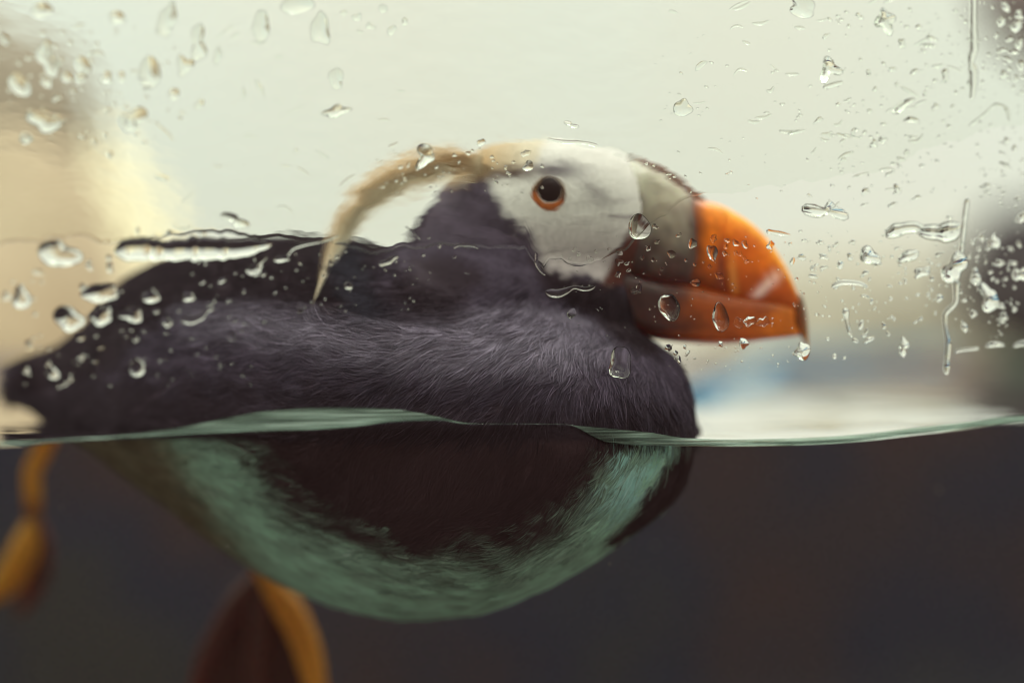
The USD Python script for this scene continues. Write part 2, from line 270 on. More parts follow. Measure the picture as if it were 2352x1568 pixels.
class Prof:
    def __init__(s, rows):
        r = np.array(rows, float); s.lo, s.hi = r[0, 0], r[-1, 0]; s.t, s.b, s.w = Pchip(r[:, 0], r[:, 1]), Pchip(r[:, 0], r[:, 2]), Pchip(r[:, 0], r[:, 3])
        s.c = Pchip(r[:, 0], r[:, 4]) if r.shape[1] > 4 else (lambda x: 0 * x)
    def f(s, x, y, z):
        q = np.clip(x, s.lo, s.hi); zt, zb, w = s.t(q), s.b(q), np.maximum(s.w(q), 1); hh = np.maximum((zb - zt) / 2, 1)
        return (1 - np.sqrt(((y - s.c(q)) / w) ** 2 + ((z - (zt + zb) / 2) / hh) ** 2)) * np.minimum(w, hh) - np.abs(x - q)
body_p = Prof([(24, 838, 928, 44), (70, 818, 942, 74), (130, 795, 985, 100), (210, 735, 1035, 165), (300, 640, 1100, 235), (400, 592, 1170, 290), (500, 568, 1245, 330), (600, 552, 1308, 358), (700, 546, 1358, 380),
               (850, 560, 1404, 402), (950, 585, 1415, 410), (1100, 640, 1400, 410), (1250, 680, 1345, 395), (1350, 715, 1290, 370), (1450, 755, 1222, 322), (1520, 800, 1165, 258), (1560, 845, 1115, 200), (1585, 915, 1050, 115), (1593, 975, 995, 15)])
head_p = Prof([(1030, 425, 600, 58), (1055, 378, 640, 112), (1090, 348, 668, 146), (1130, 330, 680, 162), (1200, 322, 678, 172), (1300, 326, 664, 166), (1380, 342, 652, 146), (1440, 366, 640, 112), (1468, 392, 620, 80)])
wing_p = Prof([(330, 780, 900, 12, -240), (420, 725, 930, 34, -292), (520, 706, 955, 46, -325), (650, 706, 965, 52, -350), (780, 715, 960, 52, -372), (880, 737, 950, 40, -378), (980, 762, 925, 20, -358), (1080, 800, 890, 6, -325)])
farw_p = Prof([(330, 780, 900, 12, 240), (420, 725, 930, 34, 292), (520, 706, 955, 46, 325), (650, 706, 965, 52, 350), (780, 715, 960, 52, 372), (880, 737, 950, 40, 378), (980, 762, 925, 20, 358), (1080, 800, 890, 6, 325)])
balls = [((1100, 0, 560), 140), ((1110, 0, 640), 170), ((1120, 0, 730), 215), ((1200, 0, 640), 150), ((1260, 0, 700), 165), ((1310, 0, 720), 150), ((1000, 0, 640), 110), ((930, 0, 700), 120)]
def field(p):
    x, z, y = unB(p); fs = [q.f(x, y, z) for q in (body_p, head_p, wing_p, farw_p)]
    fs += [r - np.sqrt((x - c[0]) ** 2 + (y - c[1]) ** 2 + (z - c[2]) ** 2) for c, r in balls]
    fs = np.array(fs); k = 11.0; m = fs.max(0)
    return m + k * np.log(np.exp(np.maximum((fs - m) / k, -30)).sum(0))
lo, hi, st = np.array([-0.205, 0.668, -0.083]), np.array([0.085, 0.888, 0.118]), 0.0026
ax = [np.arange(l, h, st) for l, h in zip(lo, hi)]; F = field(np.stack(np.meshgrid(*ax, indexing='ij'), -1)); Fl = F.tolist()
def lookup(x, y, z):
    a, b, c = (x - lo[0]) / st, (y - lo[1]) / st, (z - lo[2]) / st; i, j, k = int(a), int(b), int(c)
    if i < 0 or j < 0 or k < 0 or i >= len(Fl) - 1 or j >= len(Fl[0]) - 1 or k >= len(Fl[0][0]) - 1: return -50.0
    a -= i; b -= j; c -= k; P, Q = Fl[i], Fl[i + 1]; p0, p1, q0, q1 = P[j], P[j + 1], Q[j], Q[j + 1]
    return ((p0[k] * (1 - c) + p0[k + 1] * c) * (1 - b) + (p1[k] * (1 - c) + p1[k + 1] * c) * b) * (1 - a) + ((q0[k] * (1 - c) + q0[k + 1] * c) * (1 - b) + (q1[k] * (1 - c) + q1[k + 1] * c) * b) * a
ms = manifold3d.Manifold.level_set(lookup, [*map(float, lo), *map(float, hi)], 0.0028).to_mesh()
bm = trimesh.Trimesh(ms.vert_properties[:, :3], ms.tri_verts, process=True)
trimesh.smoothing.filter_taubin(bm, iterations=10)
bm = bm.subdivide()
bm_n = bm.vertex_normals

# plumage colours with some light and shade painted in, by place on the bird
DARKU = np.array([0.064, 0.037, 0.046])
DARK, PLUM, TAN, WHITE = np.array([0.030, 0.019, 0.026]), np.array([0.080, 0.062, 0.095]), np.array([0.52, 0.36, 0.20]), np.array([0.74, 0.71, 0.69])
TEAL, BROWN, RED = np.array([0.56, 0.86, 0.71]), np.array([0.17, 0.10, 0.055]), np.array([0.11, 0.036, 0.028])
P_WHITE = [(1128, 425), (1215, 405), (1235, 372), (1270, 300), (1330, 280), (1480, 330), (1480, 560), (1445, 560), (1400, 640), (1345, 648), (1290, 628), (1238, 600), (1215, 560), (1190, 530), (1160, 490), (1140, 455)]
P_TAN = [(940, 400), (1000, 300), (1160, 280), (1290, 290), (1285, 350), (1235, 398), (1130, 412), (1060, 425), (985, 440)]
P_BELLY_DARK = [(560, 940), (640, 1050), (720, 1140), (820, 1195), (920, 1232), (1020, 1250), (1150, 1238), (1270, 1190), (1350, 1120), (1395, 1050), (1415, 990), (1415, 900), (560, 900)]
P_FRONT_DARK = [(1620, 980), (1545, 985), (1500, 1060), (1462, 1130), (1400, 1200), (1375, 1238), (1430, 1232), (1500, 1195), (1560, 1135), (1630, 1080)]
def flow_noise(x, z, o, a, b, seed): return meshkit.fbm(np.stack([x / a, z / b, o / a], -1), 3, seed) - 0.5
def mixc(c, d, m): return c * (1 - m[..., None]) + d * m[..., None]
def paint(x, z, o):
    wob = flow_noise(x, z, o, 28, 28, 3)
    c = np.broadcast_to(PLUM, x.shape + (3,)) * (1 + 0.5 * flow_noise(x, z, o, 60, 40, 4) + 1.1 * flow_noise(x + z, z - x * .35, o, 80, 12, 41))[..., None]
    c = mixc(c, np.array([0.25, 0.22, 0.295]), 0.8 * sstep(-45, 45, sdist([(450, 700), (640, 700), (860, 735), (1000, 740), (1180, 720), (1330, 735), (1400, 800), (1300, 850), (1000, 840), (860, 830), (640, 780), (480, 760)], x, z) + wob * 60))   # light catching the shoulder and wing edge, painted in
    c = mixc(c, DARK, 0.92 * sstep(-30, 30, sdist([(20, 900), (200, 500), (860, 500), (905, 560), (900, 680), (960, 745), (860, 742), (760, 722), (640, 704), (480, 706), (400, 760), (300, 860)], x, z) + wob * 40))   # shade on the back, painted in as dark plumage
    c = mixc(c, np.array([0.05, 0.05, 0.075]), 0.7 * sstep(-30, 30, sdist([(770, 540), (860, 560), (880, 660), (930, 740), (850, 740), (790, 640)], x, z)))  # bluish sheen on the neck, painted in
    c = mixc(c, DARK, 0.85 * sstep(-35, 35, sdist([(960, 590), (1010, 560), (1080, 600), (1120, 640), (1060, 745), (960, 735), (915, 680)], x, z) + wob * 60) * sstep(560, 620, z))
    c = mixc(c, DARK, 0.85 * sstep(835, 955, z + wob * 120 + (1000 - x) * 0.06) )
    c = mixc(c, DARK, sstep(-18, 18, sdist([(1215, 596), (1300, 636), (1400, 650), (1500, 700), (1500, 820), (1420, 790), (1330, 712), (1250, 668)], x, z) + wob * 20))
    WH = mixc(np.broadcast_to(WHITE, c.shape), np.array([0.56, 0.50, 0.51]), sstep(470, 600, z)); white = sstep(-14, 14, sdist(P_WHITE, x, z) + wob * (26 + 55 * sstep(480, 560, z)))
    tan = sstep(-22, 22, sdist(P_TAN, x, z) + wob * 30)
    tanc = mixc(np.broadcast_to(TAN, c.shape), np.array([0.22, 0.13, 0.075]), sstep(1060, 985, x) * 0.9 + 0 * x)
    tanc = mixc(tanc, np.array([0.66, 0.58, 0.46]), sstep(1090, 1230, x))
    c = mixc(c, tanc, tan); c = mixc(c, WH, white)
    # greyish marks round the eye, brown line behind it
    c = mixc(c, np.array([0.16, 0.13, 0.15]), 0.6 * white * np.exp(-(((x - 1362) / 40) ** 2 + ((z - 452 - (x - 1362) * .5) / 24) ** 2)))
    c = mixc(c, np.array([0.13, 0.11, 0.135]), 0.95 * np.exp(-(((x - 1272) / 62) ** 2 + ((z - 402) / 20) ** 2)))
    c = mixc(c, np.array([0.10, 0.06, 0.05]), 0.9 * np.exp(-(((x - 1172) / 72) ** 2 + ((z - 409) / 17) ** 2)))
    c = mixc(c, np.array([0.27, 0.23, 0.25]), 0.85 * white * sstep(0.0, 0.2, flow_noise(x, z + x * .12, o, 95, 15, 8)) * sstep(440, 520, z))
    c = mixc(c, RED, sstep(-10, 10, sdist([(1440, 535), (1480, 555), (1480, 655), (1380, 660), (1400, 610)], x, z) + wob * 14))
    # below the water green light mirrored by the belly air film is painted in, the flank and the breast front stay dark
    under = sstep(985, 1003, z)
    st_ = flow_noise(x + z * 0.6, z - x * 0.5, o, 90, 11, 12)
    dk = sdist(P_BELLY_DARK, x, z) + 150 * st_ + wob * 50; fd = sdist(P_FRONT_DARK, x, z) + 55 * st_ + wob * 20
    teal = sstep(52, -120, dk) * (0.86 + 1.3 * flow_noise(x, z, o, 40, 14, 15))
    uc = mixc(np.broadcast_to(DARKU, c.shape), TEAL, np.clip(teal, 0, 1))
    uc = mixc(uc, BROWN, sstep(560, 400, x + (z - 1030) * -0.55 + wob * 60) * 0.9)
    uc = mixc(uc, np.array([0.56, 0.90, 0.88]), sstep(1300, 1420, x) * sstep(1230, 1090, z) * sstep(-0.06, 0.08, st_) * (teal > 0.05))  # turquoise glints painted on the breast
    uc = mixc(uc, DARKU, sstep(-14, 14, fd))
    return np.clip(mixc(c, uc, under), 0.004, 0.9)
bx, bz, bo = unB(bm.vertices)
puffin = thing('puffin', 'tufted puffin floating side on behind the wet window with orange bill', 'puffin', B(1000, 985, 0)); PO = B(1000, 985, 0)
ORIGIN[str(puffin.GetPath())] = PO
def part(name, mesh, mat, parent=None, **kw): 
    p = obj(name, mesh, mat, parent or puffin, origin=PO, **kw); return p
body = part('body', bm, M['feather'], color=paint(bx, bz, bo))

# feather strands over the plumage
def curves(name, roots_pts, cols, width, parent, mat, label=None):
    """roots_pts (n, k, 3): n strands of k points"""
    n, k, _ = roots_pts.shape
    bc = UsdGeom.BasisCurves.Define(stage, numbered(path_of(parent) + '/' + name)); bc.CreateTypeAttr('linear')
    bc.CreatePointsAttr(Vt.Vec3fArray.FromNumpy((roots_pts - PO).reshape(-1, 3).astype(np.float32))); bc.CreateCurveVertexCountsAttr(Vt.IntArray.FromNumpy(np.full(n, k, np.int32)))
    w = np.tile(width * np.linspace(1, 0.25, k), (n, 1)).ravel(); bc.CreateWidthsAttr(Vt.FloatArray.FromNumpy(w.astype(np.float32))); bc.SetWidthsInterpolation('vertex')
    UsdGeom.PrimvarsAPI(bc).CreatePrimvar('tint', Sdf.ValueTypeNames.Color3fArray, 'uniform').Set(Vt.Vec3fArray.FromNumpy(cols.astype(np.float32)))
    UsdShade.MaterialBindingAPI.Apply(bc.GetPrim()).Bind(mat)
    p = bc.GetPrim(); tag(p, label, None, None, 'stuff'); return p
def flow_angle(x, z):
    """lie of the feathers: angle from straight down (0) towards the tail (90) in degrees"""
    a = 18 + 62 * sstep(1500, 700, x)
    a = a + 28 * sstep(880, 720, z) * sstep(1250, 1000, x)          # back and wing top
    a = a - 22 * sstep(860, 960, z) * sstep(500, 900, x) * sstep(1010, 985, z)
    u = sstep(990, 1020, z)
    a = a * (1 - u) + u * (30 + 62 * sstep(1480, 900, x) * sstep(1000, 1330, z) + 55 * sstep(900, 560, x))
    hd = sstep(700, 640, z) * sstep(960, 1010, x)
    return a * (1 - hd) + 78 * hd
pts, fi = trimesh.sample.sample_surface(bm, 120000, seed=4)
fn = bm.face_normals[fi]; px_, pz_, po_ = unB(pts)
keep = (fn[:, 1] < 0.35) | (rng.random(len(pts)) < 0.35); pts, fn, px_, pz_, po_ = pts[keep], fn[keep], px_[keep], pz_[keep], po_[keep]
ang = np.radians(flow_angle(px_, pz_) + 46 * (meshkit.noise(np.stack([px_ / 60, pz_ / 60, po_ / 60], -1), 21) - 0.5) + rng.normal(0, 7, len(pts)))
d0 = np.stack([-np.sin(ang), np.zeros_like(ang), -np.cos(ang)], -1); d0 -= (d0 * fn).sum(1)[:, None] * fn; d0 /= np.maximum(np.linalg.norm(d0, axis=1, keepdims=True), 1e-6)
headm = sstep(690, 640, pz_) * sstep(950, 1000, px_)
ln = (0.0085 * (1 - headm) + 0.0032 * headm) * rng.uniform(0.6, 1.3, len(pts))
kk = np.linspace(0, 1, 5); bend = rng.normal(0, 0.18, len(pts)); side = np.cross(fn, d0); lift = rng.uniform(0.05, 0.17, len(pts)) * (1 - 0.5 * headm)
sp = pts[:, None] + ln[:, None, None] * (kk[None, :, None] * d0[:, None] + (bend[:, None] * kk ** 2)[..., None] * side[:, None] + (lift[:, None] * (kk * (1.25 - kk)) * 1.6)[..., None] * fn[:, None]) - 0.0002 * fn[:, None]
from scipy.spatial import cKDTree
cid = rng.choice(len(sp), len(sp) // 22, replace=False); _, near = cKDTree(pts[cid] * [1, 1, 1]).query(pts); cl = cid[near]
cw = (0.75 * (1 - headm) * (meshkit.noise(np.stack([px_ / 35, pz_ / 35, po_ / 35], -1), 44) * 0.9 + 0.2)).clip(0, 0.85)
sp = sp + (cw[:, None] * kk[None] ** 1.3)[..., None] * (sp[cl] - sp) * np.array([1, 1, 1.0])
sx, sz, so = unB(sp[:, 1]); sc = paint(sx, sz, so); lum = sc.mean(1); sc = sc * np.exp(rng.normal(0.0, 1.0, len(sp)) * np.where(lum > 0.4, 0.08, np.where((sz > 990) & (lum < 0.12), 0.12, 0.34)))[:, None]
ug, _ = glass_uz(1176, 784)
inside = (((sp - G0) @ NV).min(1) > 0.0012) & ((lum < 0.33) | (rng.random(len(sp)) < 0.06) | (sz > 980))
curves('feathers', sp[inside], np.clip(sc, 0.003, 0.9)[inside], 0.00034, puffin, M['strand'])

# bill
def bill_loft(rows, n, mring=44, ex=0.9, mod=None):
    pr = Prof(rows); xs = np.linspace(pr.lo, pr.hi, n); th = np.linspace(0, 2 * np.pi, mring, endpoint=False); rings, par = [], []
    for x in xs:
        t, b, w = float(pr.t(x)), float(pr.b(x)), float(pr.w(x)); cz_, h = (t + b) / 2, max((b - t) / 2, .5)
        z = cz_ - h * np.sign(np.sin(th)) * np.abs(np.sin(th)) ** ex; o = w * np.sign(np.cos(th)) * np.abs(np.cos(th)) ** 0.8
        X = np.full_like(th, x)
        if mod: X, z, o = mod(X, z, o)
        rings.append(B(X, z, o)); par.append(np.stack([X, z, o], -1))
    m = loft(np.array(rings)); P = np.array(par); P = np.vstack([P.reshape(-1, 3), P[0].mean(0), P[-1].mean(0)]); return m, P
def groove(x, z, x0, curve, wd): return np.exp(-((x - x0 - curve * ((z - 600) / 100) ** 2) / wd) ** 2)
def mod_orange(X, z, o):
    g = groove(X, z, 1655, 14, 9) * 0.10 + groove(X, z, 1752 - (z - 650) * 0.7, 0, 9) * 0.09
    return X, z, o * (1 - g)
def orange_paint(P):
    x, z, o = P.T; n = flow_noise(x, z, o, 40, 30, 31)
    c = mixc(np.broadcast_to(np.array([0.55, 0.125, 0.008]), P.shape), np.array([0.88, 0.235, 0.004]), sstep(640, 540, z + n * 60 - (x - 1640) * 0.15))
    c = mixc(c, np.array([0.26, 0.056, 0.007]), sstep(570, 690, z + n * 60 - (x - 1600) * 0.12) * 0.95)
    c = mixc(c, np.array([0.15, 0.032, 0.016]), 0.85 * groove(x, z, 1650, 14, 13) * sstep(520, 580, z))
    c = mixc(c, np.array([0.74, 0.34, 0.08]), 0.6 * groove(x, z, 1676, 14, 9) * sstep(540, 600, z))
    c = mixc(c, np.array([0.85, 0.66, 0.66]), 0.95 * np.exp(-((x - 1757 + (z - 655) * 0.95) / 15) ** 2) * sstep(612, 640, z) * sstep(700, 680, z))  # whitish highlight along the slanting groove, painted in
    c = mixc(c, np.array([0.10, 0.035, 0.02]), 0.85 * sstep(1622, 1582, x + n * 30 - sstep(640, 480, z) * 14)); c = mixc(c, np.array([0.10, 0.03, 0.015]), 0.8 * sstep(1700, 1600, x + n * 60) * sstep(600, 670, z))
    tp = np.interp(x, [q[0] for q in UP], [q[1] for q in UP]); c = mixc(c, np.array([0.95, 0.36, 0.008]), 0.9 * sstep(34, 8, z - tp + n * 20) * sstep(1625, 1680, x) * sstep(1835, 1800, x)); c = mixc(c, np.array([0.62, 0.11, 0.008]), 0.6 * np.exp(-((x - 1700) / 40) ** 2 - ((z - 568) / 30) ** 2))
    return np.clip(c * (1 + 0.5 * n)[:, None], 0.01, .9)
UP = [(1572, 446, 662, 60), (1600, 458, 668, 60), (1640, 467, 679, 57), (1700, 496, 692, 51), (1750, 536, 702, 44), (1800, 606, 712, 34), (1825, 660, 720, 27), (1842, 708, 740, 17), (1848, 735, 752, 7)]
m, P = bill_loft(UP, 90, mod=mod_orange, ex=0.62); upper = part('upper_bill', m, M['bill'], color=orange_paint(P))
m, P = bill_loft([(1816, 716, 738, 14), (1824, 690, 756, 30), (1834, 674, 768, 32), (1843, 684, 778, 26), (1850, 708, 790, 18), (1855, 742, 796, 10), (1857, 780, 794, 3)], 24)
part('bill_tip', m, M['bill'], color=np.tile([0.05, 0.032, 0.010], (len(P), 1)))
PL = [(1428, 366, 612, 84), (1450, 371, 640, 84), (1500, 390, 652, 80), (1550, 420, 660, 72), (1580, 442, 666, 66), (1594, 456, 662, 62)]
m, P = bill_loft(PL, 40); x, z, o = P.T; n = flow_noise(x, z, o, 60, 40, 33)
c = mixc(np.broadcast_to(np.array([0.44, 0.43, 0.35]), P.shape), np.array([0.075, 0.05, 0.05]), sstep(430, 610, z + n * 190 + (1500 - x) * .25)); c = mixc(c, np.array([0.10, 0.06, 0.05]), 0.8 * sstep(1566, 1590, x + n * 20)); c = c * (1 + 0.7 * n)[:, None]
plate = part('bill_plate', m, M['bill'], color=np.clip(c, 0.02, .8))
rid = [(1428, 374), (1470, 381), (1510, 398), (1550, 423), (1585, 449), (1615, 469)]
rp = spline(np.array([B(a, b, 0) for a, b in rid]), 30)
part('bill_ridge', tube(rp, 0.0031 * np.sin(np.linspace(0.25, 2.7, 30)) ** 0.5), M['skin'], plate, color=np.tile([0.055, 0.034, 0.026], (30 * 14 + 2, 1)))
LO = [(1396, 625, 715, 62), (1430, 616, 748, 70), (1470, 628, 770, 69), (1520, 642, 782, 64), (1580, 648, 788, 62), (1640, 664, 791, 58), (1700, 676, 788, 52), (1760, 686, 781, 44), (1810, 698, 775, 33), (1834, 708, 771, 18)]
m, P = bill_loft(LO, 70, ex=0.55); x, z, o = P.T; n = flow_noise(x, z, o, 50, 30, 35)
c = mixc(np.broadcast_to(np.array([0.040, 0.020, 0.020]), P.shape), np.array([0.27, 0.062, 0.006]), sstep(1500, 1640, x + n * 90)); c = mixc(c, np.array([0.46, 0.13, 0.008]), sstep(1730, 1825, x + (z - 700) * 0.6))
part('lower_bill', m, M['bill'], color=np.clip(c * (1 + 0.5 * n)[:, None], 0.01, .9))

# eye
ray_o = np.array([[0, 0, CAMZ]]); ray_d = W(1262, 442, 1.0)[None] - ray_o
hit = trimesh.ray.ray_triangle.RayMeshIntersector(bm).intersects_location(ray_o, ray_d, multiple_hits=False)[0][0]
sE = K * hit[1]
for sgn in (1, -1):
    e = hit.copy()
    if sgn < 0: e[1] = 2 * float(yc(np.array(1262.0))) - e[1]
    ball = trimesh.creation.icosphere(3, 33.5 * sE); ball.vertices = ball.vertices * [1, 0.75, 1.0] + e + np.array([0, sgn * 14 * sE, 0])
    eye = part('eye', ball, M['pupil'])
    th = np.linspace(0, 2 * np.pi, 48, endpoint=False); ps = np.linspace(0, 2 * np.pi, 14, endpoint=False)
    T_, S_ = np.meshgrid(th, ps, indexing='ij'); low = 0.5 - 0.5 * np.sin(T_ + 0.25); rr = (1.5 + 7.5 * low) * sE; R_ = 34 * sE
    v = np.stack([(R_ + rr * np.cos(S_)) * np.cos(T_), sgn * (-4 * sE + rr * 0.75 * np.sin(S_)), (R_ * 1.02 + rr * np.cos(S_)) * np.sin(T_)], -1)
    rg = trimesh.Trimesh(v.reshape(-1, 3) + e, np.vstack([grid_faces(48, 14, True), (lambda j: np.vstack([np.stack([47 * 14 + j, 47 * 14 + (j + 1) % 14, (j + 1) % 14], -1), np.stack([47 * 14 + j, (j + 1) % 14, j], -1)]))(np.arange(14))]), process=False)
    if rg.volume < 0: rg.faces = rg.faces[:, ::-1]
    lw = np.r_[low.ravel()]; part('eye_ring', rg, M['skin'], eye, color=mixc(np.broadcast_to(np.array([0.035, 0.022, 0.024]), (len(lw), 3)), np.array([0.46, 0.095, 0.010]), sstep(0.42, 0.85, lw)))

# head plumes: a tan tuft sweeping back from behind the eye on each side
def plume(off0, seed):
    r = np.random.default_rng(seed)
    g = spline([(1110, 372, off0), (1040, 372, off0 * 1.02), (960, 394, off0 * 1.0), (872, 436, off0 * 0.95), (802, 510, off0 * 1.02), (762, 585, off0 * 1.5), (738, 645, off0 * 2.15), (718, 704, off0 * 2.75)], 60)
    wd = np.interp(np.linspace(0, 1, 60), [0, 0.2, 0.45, 0.62, 0.75, 0.88, 1], [30, 31, 21, 14, 8, 3.6, 1.5])
    t = np.gradient(g, axis=0); nrm = np.stack([t[:, 1], -t[:, 0], 0 * t[:, 0]], -1); nrm /= np.linalg.norm(nrm, axis=1, keepdims=True)
    rings = []; th = np.linspace(0, 2 * np.pi, 16, endpoint=False)
    for p, q, w in zip(g[:24], nrm[:24], wd[:24] * np.linspace(1, 0.06, 24) ** 0.9): 
        c = p + np.cos(th)[:, None] * q * w * 0.8 + np.sin(th)[:, None] * np.array([0, 0, 1.0]) * w * 0.32; rings.append(BF(c[:, 0], c[:, 1], c[:, 2]))
    m = loft(np.array(rings)); tt = np.repeat(np.linspace(0, .4, 24), 16); tt = np.r_[tt, 0, .4]; sd = np.r_[np.tile(np.cos(th), 24), 0, 0]
    cc = mixc(np.broadcast_to(np.array([0.36, 0.23, 0.13]), (len(tt), 3)), np.array([0.66, 0.50, 0.34]), sstep(0.25, 0.6, tt)); cc = mixc(cc, np.array([0.60, 0.47, 0.32]), sstep(0.07, 0.0, tt)); cc = mixc(cc, np.array([0.62, 0.52, 0.42]), sstep(0.2, -0.9, sd) * sstep(0.3, 0.6, tt) * .8)
    pl = part('plume', m, M['feather'], color=np.clip(cc, .02, .9))
    n = 380; a, b = r.normal(0, 0.62, n).clip(-1.5, 1.5), r.normal(0, 0.25, n); s0 = r.uniform(0, 0.55, n); s1 = np.minimum(s0 + r.uniform(0.25, 0.6, n), r.uniform(0.70, 1.0, n)); s = s0[:, None] + (s1 - s0)[:, None] * np.linspace(0, 1, 10)
    at = s * 59; gi = lambda A: np.stack([np.interp(at, np.arange(60), A[:, k]) for k in range(A.shape[1])], -1)
    q = gi(g) + gi(nrm) * (a[:, None] * (1 + (0.35 * r.normal(0, 1, n)[:, None] + 0.25) * s + 0.12 * np.sin(s * 14 + r.uniform(0, 6, n)[:, None])))[..., None] * np.interp(at, np.arange(60), wd)[..., None]; q[..., 2] += b[:, None] * np.interp(at, np.arange(60), wd) * (1 if off0 < 0 else 1)
    col = mixc(np.broadcast_to(np.array([0.52, 0.37, 0.22]), (n, 3)), np.array([0.86, 0.76, 0.62]), np.clip(s0 * 0.9 + a * 0.4 * (1 if nrm[20][1] > 0 else -1) + 0.35, 0, 1)) * np.exp(r.normal(0, .25, n))[:, None]
    curves('plume_strands', BF(q[..., 0], q[..., 1], q[..., 2]), np.clip(col, .02, .9), 0.00042, pl, M['silk'])
plume(-128, 5); plume(128, 6)

# feet: webbed, trailing under the water
def foot(ankle, toes, leg, tones):
    lg = tube(spline(np.array([BF(*p) for p in leg]), 16), np.linspace(0.0042, 0.0036, 16))
    def col(m, c):
        zz = unB(m.vertices)[1]; return np.tile(c, (len(m.vertices), 1)) * (1 - 0.88 * np.exp(-((zz - ankle[1] - 12) / 27) ** 2))[:, None]
    f0 = part('foot', lg, M['skin'], color=col(lg, tones[0])); tp = []
    for t in toes:
        path = spline(np.array([BF(*p) for p in [ankle] + t]), 22); tp.append(path); m = tube(path, np.interp(np.linspace(0, 1, 22), [0, .25, .6, 1], [0.004, 0.0066, 0.0058, 0.0024])); part('toe', m, M['skin'], f0, color=col(m, tones[len(tp) - 1]))
        d = path[-1] - path[-2]; d /= np.linalg.norm(d); cl = tube(np.array([path[-1] - d * .001, path[-1] + d * .003, path[-1] + d * .006 + [0.001, 0, -.001]]), [0.002, 0.0014, 0.0003]); part('claw', cl, M['skin'], f0, color=col(cl, [0.03, 0.02, 0.02]))
    for a, b in zip(tp[:-1], tp[1:]):
        k = np.linspace(0, 1, 8); A, Bq = a[:20], b[:20]; sag = (np.sin(k * np.pi) * 0.12)
        gm = A[:, None] * (1 - k)[None, :, None] + Bq[:, None] * k[None, :, None]; gm = gm - sag[None, :, None] * (gm - gm[0:1].mean(1, keepdims=True))
        front = gm + np.array([0, -0.0005, 0]); back = gm + np.array([0, 0.0005, 0]); nv = 160
        fr = grid_faces(20, 8); idq = np.arange(160).reshape(20, 8); edge = np.concatenate([idq[0, :-1], idq[:-1, -1], idq[-1, :0:-1], idq[:0:-1, 0]]); e2 = np.roll(edge, -1)
        wb = trimesh.Trimesh(np.vstack([front.reshape(-1, 3), back.reshape(-1, 3)]), np.vstack([fr, fr[:, ::-1] + nv, np.stack([edge, e2, e2 + nv], -1), np.stack([edge, e2 + nv, edge + nv], -1)]), process=False)
        trimesh.repair.fix_normals(wb)
        part('web', wb, M['feather'], f0, color=col(wb, [0.075, 0.028, 0.024]))
foot((600, 1320, 400), [[(670, 1410, 415), (708, 1500, 430), (738, 1680, 445)], [(600, 1450, 435), (590, 1560, 455), (575, 1720, 470)], [(530, 1420, 450), (475, 1520, 470), (440, 1640, 490)]], [(560, 1200, 250), (585, 1265, 340), (600, 1320, 400)], [[0.82, 0.32, 0.035], [0.07, 0.03, 0.026], [0.07, 0.03, 0.026]])
foot((76, 1196, 420), [[(60, 1250, 430), (25, 1310, 440), (-40, 1390, 450)], [(78, 1250, 445), (45, 1320, 455), (0, 1370, 465)], [(90, 1280, 465), (80, 1340, 475), (50, 1400, 485)]], [(120, 970, 300), (100, 1030, 360), (72, 1100, 400), (76, 1196, 420)], [[0.88, 0.38, 0.04], [0.86, 0.34, 0.04], [0.10, 0.04, 0.03]])
# ---------------------------------------------------------------- water drops on the inside of the window
def blob(px, py, w, h, seed, irr=0.16, sag=0.25, height=0.27, nt=26, nr=6, rot=0.0):
    r = np.random.default_rng(seed); u0, z0 = glass_uz(px, py); Yg = float((G0 + u0 * TV)[1]); s = K * Yg
    th = np.linspace(0, 2 * np.pi, nt, endpoint=False); R = np.ones(nt)
    for k in range(2, 6): R += irr / (k - 0.6) * r.normal() * np.cos(k * th + r.uniform(0, 6.28))
    R = np.clip(R, 0.35, 1.8); rr = np.sin(np.linspace(0, 1, nr + 1)[1:] * np.pi / 2)
    a, b = np.cos(th) * R, np.sin(th) * R; a = a * (1 - sag * 0.55 * (b + 0.2)); 
    c, sn = math.cos(rot), math.sin(rot); a, b = a * w / 2, b * h / 2; a, b = a * c - b * sn, a * sn + b * c
    H = height * min(w, h) * s
    vv = [G(u0, H * 1.0 + .0001, z0)[None]]; 
    for q in rr: 
        dome = H * (max(0.0, 1 - q ** 2)) ** 0.85 * (1 + sag * 0.5 * (-np.sin(th)) * q)
        vv.append(G(u0 + a * q * s, np.maximum(dome, 0) + .0001, z0 + b * q * s))
    v = np.vstack(vv + [G(u0, 0.0001, z0)[None] - NV * 0.0]); f = []; j = np.arange(nt); j2 = (j + 1) % nt
    f.append(np.stack([np.zeros(nt, int), 1 + j, 1 + j2], -1))
    for k in range(nr - 1):
        a0, a1 = 1 + k * nt, 1 + (k + 1) * nt; f += [np.stack([a0 + j, a1 + j, a1 + j2], -1), np.stack([a0 + j, a1 + j2, a0 + j2], -1)]
    last = 1 + (nr - 1) * nt; f.append(np.stack([np.full(nt, len(v) - 1), last + j2, last + j], -1))
    m = trimesh.Trimesh(v, np.vstack(f), process=False)
    if m.volume < 0: m.faces = m.faces[:, ::-1]
    return m
